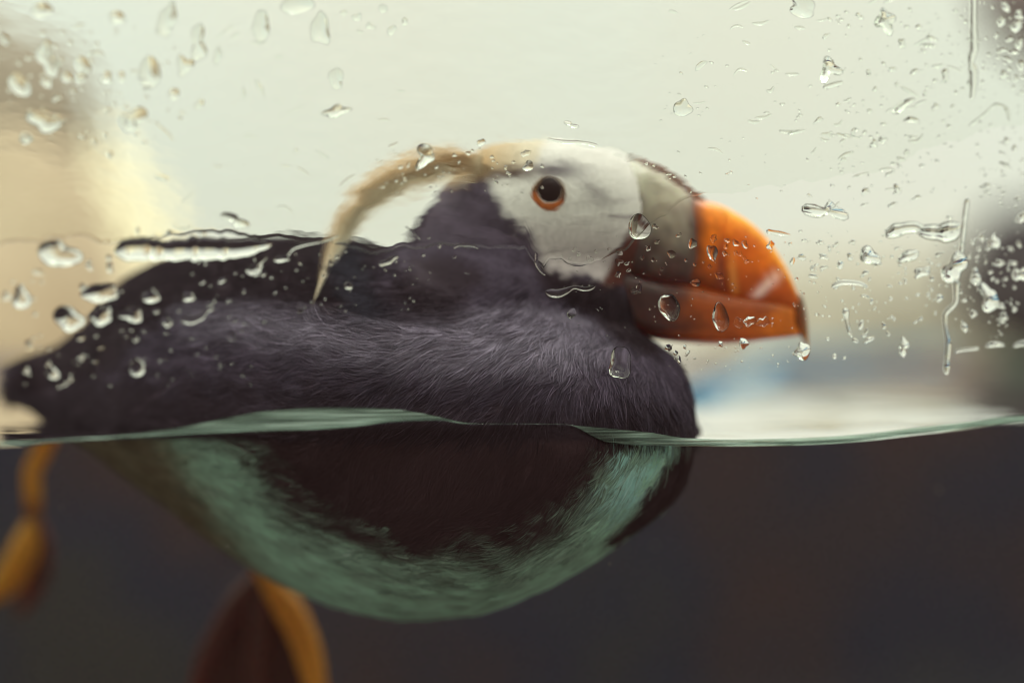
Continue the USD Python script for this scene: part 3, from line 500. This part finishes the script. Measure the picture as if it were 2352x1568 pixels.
def streak(path, widths, seed=0, n=None, height=0.27, wob=0.15):
    """a run of water along a pixel path with the given pixel widths"""
    r = np.random.default_rng(seed); P = np.asarray(path, float); n = n or max(24, int(np.linalg.norm(np.diff(P, axis=0), axis=1).sum() / 5)); n = min(n, 110)
    t = np.r_[0, np.cumsum(np.linalg.norm(np.diff(P, axis=0), axis=1))]; tt = np.linspace(0, t[-1], n); c = Pchip(t, P, axis=0)(tt); w = Pchip(t, np.broadcast_to(widths, len(P)).astype(float))(tt)
    w = w * (1 + wob * (meshkit.noise(np.stack([tt / 14, tt * 0 + seed, tt * 0], -1), seed) - 0.5) * 2); w = w * np.sqrt(np.clip(np.minimum(tt, t[-1] - tt) / (np.maximum(w, 2) * .5), 0.003, 1))
    T = np.gradient(c, axis=0); T /= np.linalg.norm(T, axis=1, keepdims=True); q = np.stack([-T[:, 1], T[:, 0]], -1); rings = []; ph = np.linspace(0, np.pi, 9)
    for p, w_, q_ in zip(c, w, q):
        u0, z0 = glass_uz(p[0], p[1]); s = K * float((G0 + u0 * TV)[1]); off = np.cos(ph) * w_ / 2
        uu, zz = glass_uz(p[0] + q_[0] * off, p[1] + q_[1] * off)
        top = G(uu, .0001 + np.sin(ph) ** 1.25 * height * w_ * s, zz); rings.append(np.vstack([top, G(uu[4], 0.0001, zz[4])[None]]))
    return loft(np.array(rings))
n_drops = [0]
def drop(mesh, label, group=None, name='water_drop', cat='water drop'):
    n_drops[0] += 1
    return tag(obj(name, mesh, M['drop'], smooth=40 if name == 'never' else True), label, cat, group)
NAMED = [  # px, py, w, h, rotation, irregularity, label
    (134, 583, 84, 70, 0, .2, 'large blurred drop left of the long bright water band'),
    (231, 672, 82, 48, 0, .12, 'wide flat bottomed drop, upper of the pair above the tail'),
    (50, 684, 46, 48, .3, .2, 'round blurred drop nearest the left edge'),
    (157, 731, 68, 60, 0, .15, 'tall domed drop, leftmost of the three in a row by the tail'),
    (233, 724, 52, 46, 0, .15, 'middle one of the three drops in a row by the tail'),
    (302, 722, 56, 36, 0, .15, 'flat right hand one of the three drops in a row by the tail'),
    (346, 681, 38, 34, 0, .12, 'small bright drop over the dark back above the row of three'),
    (433, 680, 30, 25, .2, .2, 'small bright drop above the squiggle on the wing'),
    (592, 608, 48, 28, .1, .35, 'bright ragged drop under the right end of the water band'),
    (647, 594, 36, 18, 0, .2, 'flat bright drop just left of the plume tip'),
    (801, 655, 20, 20, 0, .05, 'tiny round blue white bead on the dark neck'),
    (315, 843, 40, 40, .5, .3, 'crescent lit drop low over the tail'),
    (120, 856, 36, 26, 0, .15, 'low bright drop just above the waterline at the left'),
    (383, 738, 20, 28, 0, .15, 'narrow upright drop left of the squiggle'),
    (977, 356, 50, 44, .5, .35, 'bright pointed drop on top of the crown'),
    (1214, 381, 30, 20, .1, .25, 'bright little drop just above the brown eye line'),
    (1469, 521, 60, 56, -.2, .12, 'large round grey drop at the edge of the bill plate'),
    (1636, 579, 27, 36, .3, .2, 'oblong drop in the middle of the orange bill'),
    (1655, 728, 44, 62, .1, .2, 'white rimmed drop low on the orange bill'),
    (1537, 704, 54, 62, 0, .15, 'cup shaped white rimmed drop on the lower bill'),
    (1425, 832, 58, 74, 0, .12, 'large cup shaped drop hanging over the breast'),
    (1844, 806, 38, 42, 0, .2, 'drop hanging just below the tip of the bill'),
    (2194, 613, 68, 58, 0, .22, 'round swollen drop on the vertical runnel'),
    (2272, 684, 50, 58, .5, .25, 'largest drop right of the runnel, blue in its top'),
    (2241, 636, 26, 40, 0, .2, 'upright drop close right of the runnel'),
    (2343, 630, 32, 42, 0, .2, 'drop cut by the right edge before the dark boulder'),
    (2284, 556, 32, 32, .4, .3, 'ragged drop at the top of the dark boulder'),
    (2076, 796, 26, 36, .2, .25, 'leaf shaped drop over the blue patch'),
    (2118, 624, 48, 22, .3, .3, 'slanting drop left of the runnel'),
    (2087, 588, 58, 26, .35, .3, 'long dark edged drop left of the swollen one'),
    (1998, 588, 54, 40, -.5, .4, 'bent drop with a dark left edge right of the bill'),
    (2034, 48, 46, 54, .3, .35, 'dark hooked drop at the upper right'),
    (1905, 158, 48, 46, .6, .4, 'dark bent drop below the upper right hook'),
    (2073, 243, 50, 22, .65, .2, 'dark slim slanting drop at the upper right'),
    (1845, 16, 78, 40, -.3, .3, 'wide drop cut by the top edge of the frame'),
    (772, 256, 64, 26, .3, .2, 'dark leaf shaped drop above the head on white'),
    (736, 66, 46, 76, 0, .15, 'long pale drop hanging left of centre at the top'),
    (684, 10, 76, 48, 0, .15, 'pale drop cut by the top edge left of centre'),
    (109, 134, 46, 74, 0, .2, 'tall bright blurred drop at the upper left'),
    (190, 150, 30, 52, .3, .25, 'slim bright drop right of the tall one at upper left'),
    (104, 276, 66, 58, 0, .2, 'broad drop below the upper left cluster'),
    (344, 166, 58, 66, 0, .12, 'egg shaped pale drop right of the upper left cluster'),
    (384, 46, 44, 80, -.3, .25, 'leaning pale drop near the top left'),
    (456, 98, 42, 74, 0, .25, 'pale hanging drop second from the leaning one'),
    (600, 60, 44, 70, 0, .2, 'pale drop midway along the top left'),
    (304, 274, 62, 54, 0, .2, 'broad pale drop on the bright sky left of centre'),
    (96, 24, 48, 38, .2, .2, 'drop near the top left corner'),
    (44, 194, 52, 50, 0, .15, 'warm round drop at the left edge under the tall one'),
    (772, 180, 36, 50, 0, .1, 'thin pear shaped drop outline above the plume'),
    (1310, 286, 30, 12, .0, .4, 'tiny dark winged drop above the forehead'),
    (1568, 248, 46, 40, .1, .25, 'thin u shaped drop on the sky above the bill'),
    (1898, 484, 66, 46, -.3, .4, 'wide wavy drop up and right of the bill'),
    (1610, 150, 34, 14, .5, .2, 'thin slanting drop above the bill on white'),
]
for i, (a, b, w, h, ro, ir, lab) in enumerate(NAMED): drop(blob(a, b, w, h, 100 + i, irr=ir * 1.3, rot=ro, height=0.36 if 'dark' in lab and b < 600 else 0.15 if b < 300 else 0.27), lab)
STREAKS = [
    ([(262, 580), (330, 572), (380, 576), (450, 572), (530, 572), (585, 566), (625, 560)], [40, 52, 48, 56, 52, 36, 12], 'long horizontal bright water band above the back'),
    ([(660, 590), (672, 572), (700, 562), (735, 556), (780, 540)], [6, 8, 6, 5, 4], 'thin bright water thread crossing the plume'),
    ([(412, 728), (440, 736), (462, 728), (476, 712), (494, 706)], [12, 18, 14, 12, 9], 'bright squiggle of water on the wing'),
    ([(868, 606), (890, 602), (905, 592), (916, 588)], [14, 13, 10, 8], 'short white streak on the dark cheek'),
    ([(1040, 570), (1062, 562), (1085, 564), (1100, 570)], [4, 7, 7, 4], 'faint arc of water on the dark cheek'),
    ([(1232, 580), (1232, 600), (1242, 622), (1254, 632)], [7, 8, 6, 4], 'short thread of water below the white cheek'),
    ([(1252, 668), (1280, 674), (1300, 668), (1320, 660), (1345, 664), (1368, 656)], [14, 22, 16, 9, 11, 7], 'wavy water line under the cheek'),
    ([(2036, 545), (2062, 528), (2098, 522), (2130, 532), (2165, 534), (2208, 516)], [30, 30, 24, 32, 42, 46], 'wide wavy water smear leading to the runnel'),
    ([(2222, 455), (2214, 520), (2208, 585)], [14, 13, 13], 'straight upper part of the runnel under the smear'),
    ([(2196, 640), (2196, 689), (2170, 726), (2172, 756), (2177, 790), (2174, 840), (2174, 862)], [20, 13, 12, 13, 17, 15, 10], 'crooked vertical runnel ending near the waterline'),
    ([(2236, -20), (2236, 60), (2237, 110), (2230, 140), (2236, 170), (2230, 230)], [20, 18, 20, 16, 20, 10], 'straight water runnel down from the top right'),
    ([(2192, 808), (2222, 802), (2250, 800)], [7, 9, 5], 'thin water line right of the runnel foot'),
    ([(2262, 796), (2286, 790), (2308, 794)], [8, 13, 6], 'arched water line near the right edge'),
    ([(2326, 796), (2352, 788), (2380, 790)], [9, 14, 8], 'arched water line cut by the right edge'),
    ([(1910, 660), (1940, 648), (1970, 650), (1994, 660)], [8, 14, 12, 6], 'flat arched smear right of the bill'),
    ([(1942, 706), (1944, 730), (1952, 764), (1958, 774)], [20, 12, 8, 5], 'thin dripping streak right of the bill tip'),
    ([(1890, 202), (1910, 196), (1938, 188)], [6, 10, 6], 'thin slanting streak under the dark bent drop'),
    ([(1760, 530), (1790, 536), (1816, 540)], [10, 10, 4], 'short smear beside the top of the bill'),
    ([(2225, 290), (2262, 262), (2290, 240), (2312, 250), (2318, 280)], [6, 7, 7, 8, 6], 'curled water thread at the right edge'),
    ([(1790, 300), (1812, 304), (1836, 300)], [6, 9, 5], 'short flat streak on white above the bill'),
    ([(1255, 318), (1300, 326), (1340, 328), (1375, 336)], [5, 8, 9, 7], 'dark thin water line on the forehead'),
]
for i, (p, w, lab) in enumerate(STREAKS): drop(streak(p, w, 300 + i), lab, name='water_streak', cat='water streak')
# smaller drops: the ones that can still be picked apart, by the patch of glass they sit on
SMALL = [('small drop in the scatter over the tail and back', [(185, 818, 20), (185, 776, 18), (230, 797, 17), (217, 828, 16), (67, 792, 20), (510, 644, 17), (311, 778, 15), (382, 763, 15), (380, 824, 13), (206, 612, 17), (252, 614, 20), (90, 625, 24), (531, 772, 26), (538, 734, 15), (690, 707, 20), (466, 648, 12), (191, 659, 17), (359, 714, 15), (288, 770, 16), (15, 680, 22), (60, 850, 16), (110, 835, 14), (160, 870, 14), (150, 880, 12), (250, 592, 14), (480, 700, 12), (455, 810, 18), (495, 818, 14), (330, 760, 12), (205, 600, 10), (525, 690, 12), (605, 628, 14), (590, 630, 13), (760, 604, 13), (775, 590, 10), (690, 604, 10), (560, 668, 10)]),
         ('small clear drop on the bill', [(1591, 559, 23), (1711, 561, 18), (1690, 558, 17), (1639, 547, 19), (1653, 633, 20), (1543, 583, 22), (1423, 579, 18), (1421, 601, 20), (1354, 593, 15), (1599, 649, 22), (1722, 737, 30), (1697, 741, 26), (1754, 739, 30), (1770, 563, 19), (1463, 665, 24), (1314, 719, 24), (1708, 788, 24), (1573, 796, 10), (1655, 790, 13), (1535, 798, 19), (1671, 552, 12), (1690, 580, 11), (1700, 583, 12), (1710, 592, 10), (1716, 600, 10), (1665, 582, 12), (1668, 566, 13), (1596, 607, 9), (1576, 597, 8), (1630, 612, 11), (1330, 583, 11), (1310, 594, 9), (1320, 572, 10), (1370, 577, 10), (1400, 573, 10), (1440, 605, 12), (1445, 620, 10), (1420, 630, 14), (1475, 590, 12), (1500, 596, 10), (1490, 570, 12), (1510, 555, 12), (1505, 520, 14), (1520, 618, 10), (1560, 540, 12), (1552, 810, 12), (1560, 825, 13), (1580, 810, 10), (1825, 700, 9), (1830, 640, 9)]),
         ('small bright drop in the scatter before the dark boulder', [(2295, 604, 28, 16), (2325, 604, 26, 11), (2235, 720, 22, 18), (2305, 726, 24, 18), (2298, 702, 22, 15), (2158, 684, 18, 18), (2215, 750, 14, 30), (2255, 545, 14, 22), (2235, 556, 11, 14), (2250, 572, 14, 11), (2270, 570, 14, 12), (2245, 590, 14, 7), (2275, 625, 14, 8), (2290, 645, 10, 10), (2280, 640, 9, 9), (2155, 585, 16, 12), (2250, 660, 14, 12), (2207, 670, 12, 10), (2215, 690, 14, 10), (2140, 640, 12, 14), (2330, 710, 12, 14), (2300, 735, 20, 14), (2320, 570, 12, 10), (2340, 560, 12, 16), (2210, 560, 10, 10), (2265, 600, 9, 9), (2310, 640, 9, 9), (2330, 660, 9, 9), (2228, 590, 9, 12), (2203, 652, 8, 8)]),
         ('small drop on the pale glass right of the bill', [(1842, 591, 26, 13), (1892, 589, 26, 12), (1952, 590, 18, 13), (1930, 608, 22, 16), (1892, 614, 18, 10), (1868, 634, 22, 12), (1988, 626, 18, 12), (1978, 745, 15, 22), (1996, 780, 32, 10), (1988, 680, 18, 9), (2002, 692, 9, 14), (1958, 556, 16, 10), (1886, 556, 16, 9), (1920, 562, 14, 10), (2046, 686, 9, 10), (2030, 748, 10, 16), (2040, 766, 9, 12), (2115, 732, 9, 10), (2140, 665, 10, 9), (2060, 570, 14, 8), (1985, 770, 14, 9), (1965, 782, 16, 10), (1990, 760, 8, 16), (1902, 778, 10, 8), (2132, 676, 10, 9), (1848, 552, 12, 9), (1820, 600, 10, 22), (1925, 640, 10, 8), (2080, 645, 10, 10), (1815, 560, 9, 9), (1917, 818, 10, 14), (1940, 822, 8, 8)]),
         ('small faint drop on the bright glass at the upper right', [(2140, 88, 26, 12), (2171, 172, 22, 26), (2094, 275, 40, 14), (1897, 84, 22, 10), (2100, 165, 24, 12), (2072, 100, 20, 22), (2133, 104, 14, 12), (1995, 166, 12, 14), (2050, 160, 24, 10), (2060, 195, 10, 10), (2196, 212, 12, 10), (2150, 245, 22, 10), (2030, 285, 12, 10), (2008, 330, 16, 22), (1960, 305, 10, 24), (2028, 320, 18, 16), (2188, 245, 10, 10), (1880, 276, 26, 10), (1900, 310, 32, 10), (1935, 312, 30, 10), (1998, 255, 14, 10), (2098, 315, 18, 8), (2070, 365, 18, 10), (2195, 25, 14, 10), (2225, 190, 10, 10), (1975, 38, 18, 14), (1950, 60, 10, 10), (2110, 62, 14, 14), (2010, 205, 12, 12), (1925, 240, 12, 10), (2180, 290, 12, 10), (2125, 215, 14, 10), (2118, 380, 14, 8), (2040, 400, 16, 9), (1988, 440, 26, 14), (2060, 434, 22, 16), (2105, 454, 26, 8), (1985, 470, 18, 8), (2050, 470, 32, 8), (1860, 450, 14, 8)]),
         ('drop in the cluster over the mauve corner', [(2310, 16, 28, 18), (2340, 34, 24, 20), (2300, 50, 22, 22), (2335, 60, 30, 26), (2318, 90, 22, 12), (2342, 100, 20, 26), (2300, 116, 26, 10), (2330, 120, 24, 9), (2316, 136, 22, 10), (2294, 130, 12, 9), (2346, 150, 18, 26), (2306, 170, 16, 22), (2335, 180, 12, 14), (2290, 82, 10, 12), (2328, 200, 9, 9), (2312, 322, 20, 12), (2330, 340, 14, 14), (2308, 378, 26, 10), (2268, 424, 18, 9), (2338, 456, 14, 12), (2346, 500, 22, 30), (2305, 440, 12, 8)]),
         ('small pale drop on the bright glass at the upper left', [(154, 178, 26, 24), (186, 178, 24, 32), (108, 188, 26, 28), (60, 316, 30, 28), (10, 90, 20, 30), (270, 40, 34, 36), (424, 150, 40, 44), (500, 128, 18, 44), (596, 200, 12, 40), (560, 214, 10, 26), (246, 178, 26, 30), (280, 176, 22, 22), (400, 216, 26, 30), (458, 240, 22, 24), (680, 346, 14, 8), (742, 356, 34, 8), (656, 382, 26, 8), (374, 408, 34, 12), (252, 354, 16, 14), (180, 60, 26, 12), (140, 140, 14, 14), (128, 226, 14, 12), (210, 140, 12, 12), (70, 260, 16, 16), (540, 505, 50, 30), (465, 536, 12, 18), (316, 530, 10, 20), (390, 536, 12, 16), (820, 40, 22, 20), (850, 60, 18, 18), (900, 70, 20, 24), (880, 20, 24, 18), (930, 50, 18, 16), (790, 30, 16, 14)]),
         ('tiny drop beading on the crown and face', [(1105, 327, 24, 14), (1044, 356, 10, 10), (1076, 352, 12, 10), (1130, 360, 10, 8), (1208, 352, 22, 16), (1162, 384, 9, 9), (1180, 372, 9, 7), (1246, 381, 9, 10), (1168, 398, 12, 9), (1140, 418, 11, 6), (920, 384, 10, 12), (938, 378, 10, 12), (958, 386, 12, 12), (930, 412, 10, 12), (1003, 384, 9, 9), (1008, 408, 9, 9), (880, 430, 10, 8), (1245, 430, 8, 8), (1485, 376, 8, 8), (1502, 380, 8, 6), (1536, 400, 10, 8), (1550, 405, 9, 8), (972, 585, 9, 9), (985, 545, 8, 9), (1010, 565, 8, 9), (1044, 590, 8, 8), (950, 690, 8, 8), (1073, 626, 12, 9)])]
MARKS = [(1262, 440, 'the eye'), (1848, 760, 'the bill tip'), (1160, 410, 'the brown line behind the eye'), (1445, 560, 'the red corner of the bill'), (1520, 400, 'the dark ridge of the bill'), (1585, 560, 'the edge of the orange'), (1690, 600, 'the groove in the bill'),
         (1757, 655, 'the pale streak on the bill'), (1640, 470, 'the top of the orange'), (1640, 790, 'the bottom edge of the bill'), (1580, 860, 'the front of the breast'), (560, 705, 'the pale wing edge'), (850, 600, 'the dark neck'), (760, 560, 'the thin end of the plume'), (1050, 350, 'the tan crown'), (40, 890, 'the tail end'), (40, 640, 'the tan boulder'), (1130, 470, 'the back of the white cheek'), (2330, 20, 'the mauve overhang')]
MARKS += [(n[0], n[1], 'the ' + n[6]) for n in NAMED if len(n[6].split()) <= 11] + [(float(np.mean([q[0] for q in p])), float(np.mean([q[1] for q in p])), 'the ' + lab) for p, w, lab in STREAKS if len(lab.split()) <= 11]
def way(dx, dy): return ['right of', 'right and below', 'just below', 'left and below', 'left of', 'left and above', 'just above', 'right and above'][int(round(math.atan2(dy, dx) / (math.pi / 4))) % 8]
seen, k = set(), 0
for lab, items in SMALL:
    for it in items:
        a, b, w = it[:3]; h = it[3] if len(it) > 3 else w * random.uniform(0.75, 1.05)
        kind = ('round ' if 0.75 < h / w < 1.35 else 'flat ' if h < w else 'upright ') + ('bead' if w < 11 else 'droplet' if w < 19 else 'drop'); text = None
        for mx, my, nm in sorted(MARKS, key=lambda q: math.hypot(q[0] - a, q[1] - b)):
            d = math.hypot(mx - a, my - b); far_ = 'close ' if d < 32 else '' if d < 75 else 'some way ' if d < 140 else 'far '
            wy = way(a - mx, b - my); wy = wy.replace('just ', '') if far_ else wy; t = f"{kind} {far_}{wy}{' ' if wy.split()[-1] in ('of',) or wy in ('just below', 'just above', 'below', 'above') or True else ''}{nm}"
            if t not in seen and len(t.split()) <= 16: text = t; break
        seen.add(text); drop(blob(a, b, w, h, 600 + k, irr=0.3, rot=random.uniform(-.6, .6), nt=18, nr=5, height=random.uniform(0.10, 0.26)), text, lab.replace('small ', '').replace('tiny ', '').replace('drop', 'drops', 1)); k += 1
# a thin uneven film of water runs down the upper part of the pane and ends in a ragged lower edge
fx = [-120, 120, 250, 450, 620, 760, 860, 960, 1060, 1150, 1205, 1232, 1250, 1262, 1300, 1380, 1440, 1490, 1560, 1640, 1800, 2000, 2230, 2500]
fy = [560, 545, 548, 542, 548, 560, 578, 572, 560, 574, 562, 612, 628, 606, 604, 590, 566, 520, 470, 440, 420, 392, 310, 250]
fpx = np.linspace(-120, 2500, 380); edge_y = np.interp(fpx, fx, fy) + 34 * (meshkit.fbm(np.stack([fpx / 46, 0 * fpx, 0 * fpx], -1), 4, 61) - 0.5)
ft_ = 1 - (1 - np.linspace(0, 1, 170)) ** 1.25; PX, TT = np.meshgrid(fpx, ft_, indexing='ij'); PY = -60 + (edge_y[:, None] + 60) * TT
uu, zz = glass_uz(PX, PY)
nf = lambda a, b, sd: meshkit.fbm(np.stack([PX / a, PY / b, 0 * PX], -1), 3, sd) - 0.5
thick = 0.00042 + 0.00050 * nf(110, 150, 62) + 0.00044 * nf(60, 30, 63) + 0.00009 * nf(20, 11, 64)
thick = 0.00042 + (thick - 0.00042) * (0.30 + 0.70 * sstep(350, 800, PX)) * (0.12 + 0.88 * sstep(1850, 1480, PX)); thick = thick * (0.10 + 0.90 * sstep(1700, 1480, PX))
thick = np.clip(thick, 0.00004, None) * np.clip((edge_y[:, None] - PY) / 9, 0.02, 1) ** 0.5
fb = G(uu, thick, zz).reshape(-1, 3); ff = G(uu, 0.00003, zz).reshape(-1, 3); nn2, mm2 = PX.shape; N2 = nn2 * mm2; qf = grid_faces(nn2, mm2); iq = np.arange(N2).reshape(nn2, mm2)
eg = np.concatenate([iq[0, :-1], iq[:-1, -1], iq[-1, :0:-1], iq[:0:-1, 0]]); eg2 = np.roll(eg, -1)
fm = trimesh.Trimesh(np.vstack([fb, ff]), np.vstack([qf, qf[:, ::-1] + N2, np.stack([eg, eg2, eg2 + N2], -1), np.stack([eg, eg2 + N2, eg + N2], -1)]), process=False)
if fm.volume < 0: fm.faces = fm.faces[:, ::-1]
tag(obj('water_film', trimesh.graph.smooth_shade(fm, angle=math.radians(60), facet_minarea=None), M['drop']), 'thin uneven film of water running down the upper window', 'water film', kind='stuff')
# the finest beads, too many to tell apart
fine = []
def spray(n, x0, x1, y0, y1, w0, w1, seed):
    r = np.random.default_rng(seed)
    for _ in range(n):
        w = w0 * (w1 / w0) ** r.random(); fine.append(blob(r.uniform(x0, x1), r.uniform(y0, y1), w * r.uniform(1, 1.7), w * r.uniform(0.6, 1.1), int(r.integers(1e6)), irr=.25, nt=10, nr=3, rot=r.normal(0, .4)))
spray(70, 2205, 2352, 530, 780, 2.5, 6, 1); spray(140, 1830, 2200, 520, 740, 2.5, 9, 2); spray(160, 1900, 2225, 20, 460, 3, 9, 3); spray(110, 2245, 2352, 0, 480, 3, 9, 4)
spray(90, 1290, 1830, 540, 780, 2.5, 5, 5); spray(70, 20, 640, 590, 900, 4, 9, 6); spray(50, 860, 1200, 330, 450, 3, 6, 7); spray(60, 1500, 1900, 60, 480, 3, 8, 8); spray(70, 20, 420, 60, 330, 5, 12, 9)
spray(40, 640, 1000, 560, 720, 3, 7, 10); spray(40, 1530, 1850, 790, 850, 2.5, 6, 11); 
for i in range(70):
    r = np.random.default_rng(9000 + i); x0, y0 = (r.uniform(1500, 2230), r.uniform(0, 500)) if i < 45 else (r.uniform(200, 1000), r.uniform(60, 540)); a = r.normal(0, .5); l = r.uniform(12, 45)
    fine.append(streak([(x0, y0), (x0 + l * .5, y0 + l * .5 * a + r.normal(0, 4)), (x0 + l, y0 + l * a)], [3, r.uniform(4, 9), 3], i, n=14, height=r.uniform(.1, .25)))
tag(obj('fine_droplets', trimesh.util.concatenate(fine), M['drop']), 'fine beads of water sprayed over the window', 'water drops', kind='stuff')

sp_ = []
for i in range(26):
    r = np.random.default_rng(500 + i); m = trimesh.creation.icosphere(1, 1.0); m.vertices = m.vertices * r.uniform(0.0002, 0.0006) * [1, 1, r.uniform(.5, 1)] + W(r.uniform(60, 2300), r.uniform(1050, 1540), r.uniform(0.72, 0.95)); sp_.append(m)
tag(obj('water_specks', trimesh.util.concatenate(sp_), M['rock_pale']), 'pale specks drifting in the water', 'specks', kind='stuff')
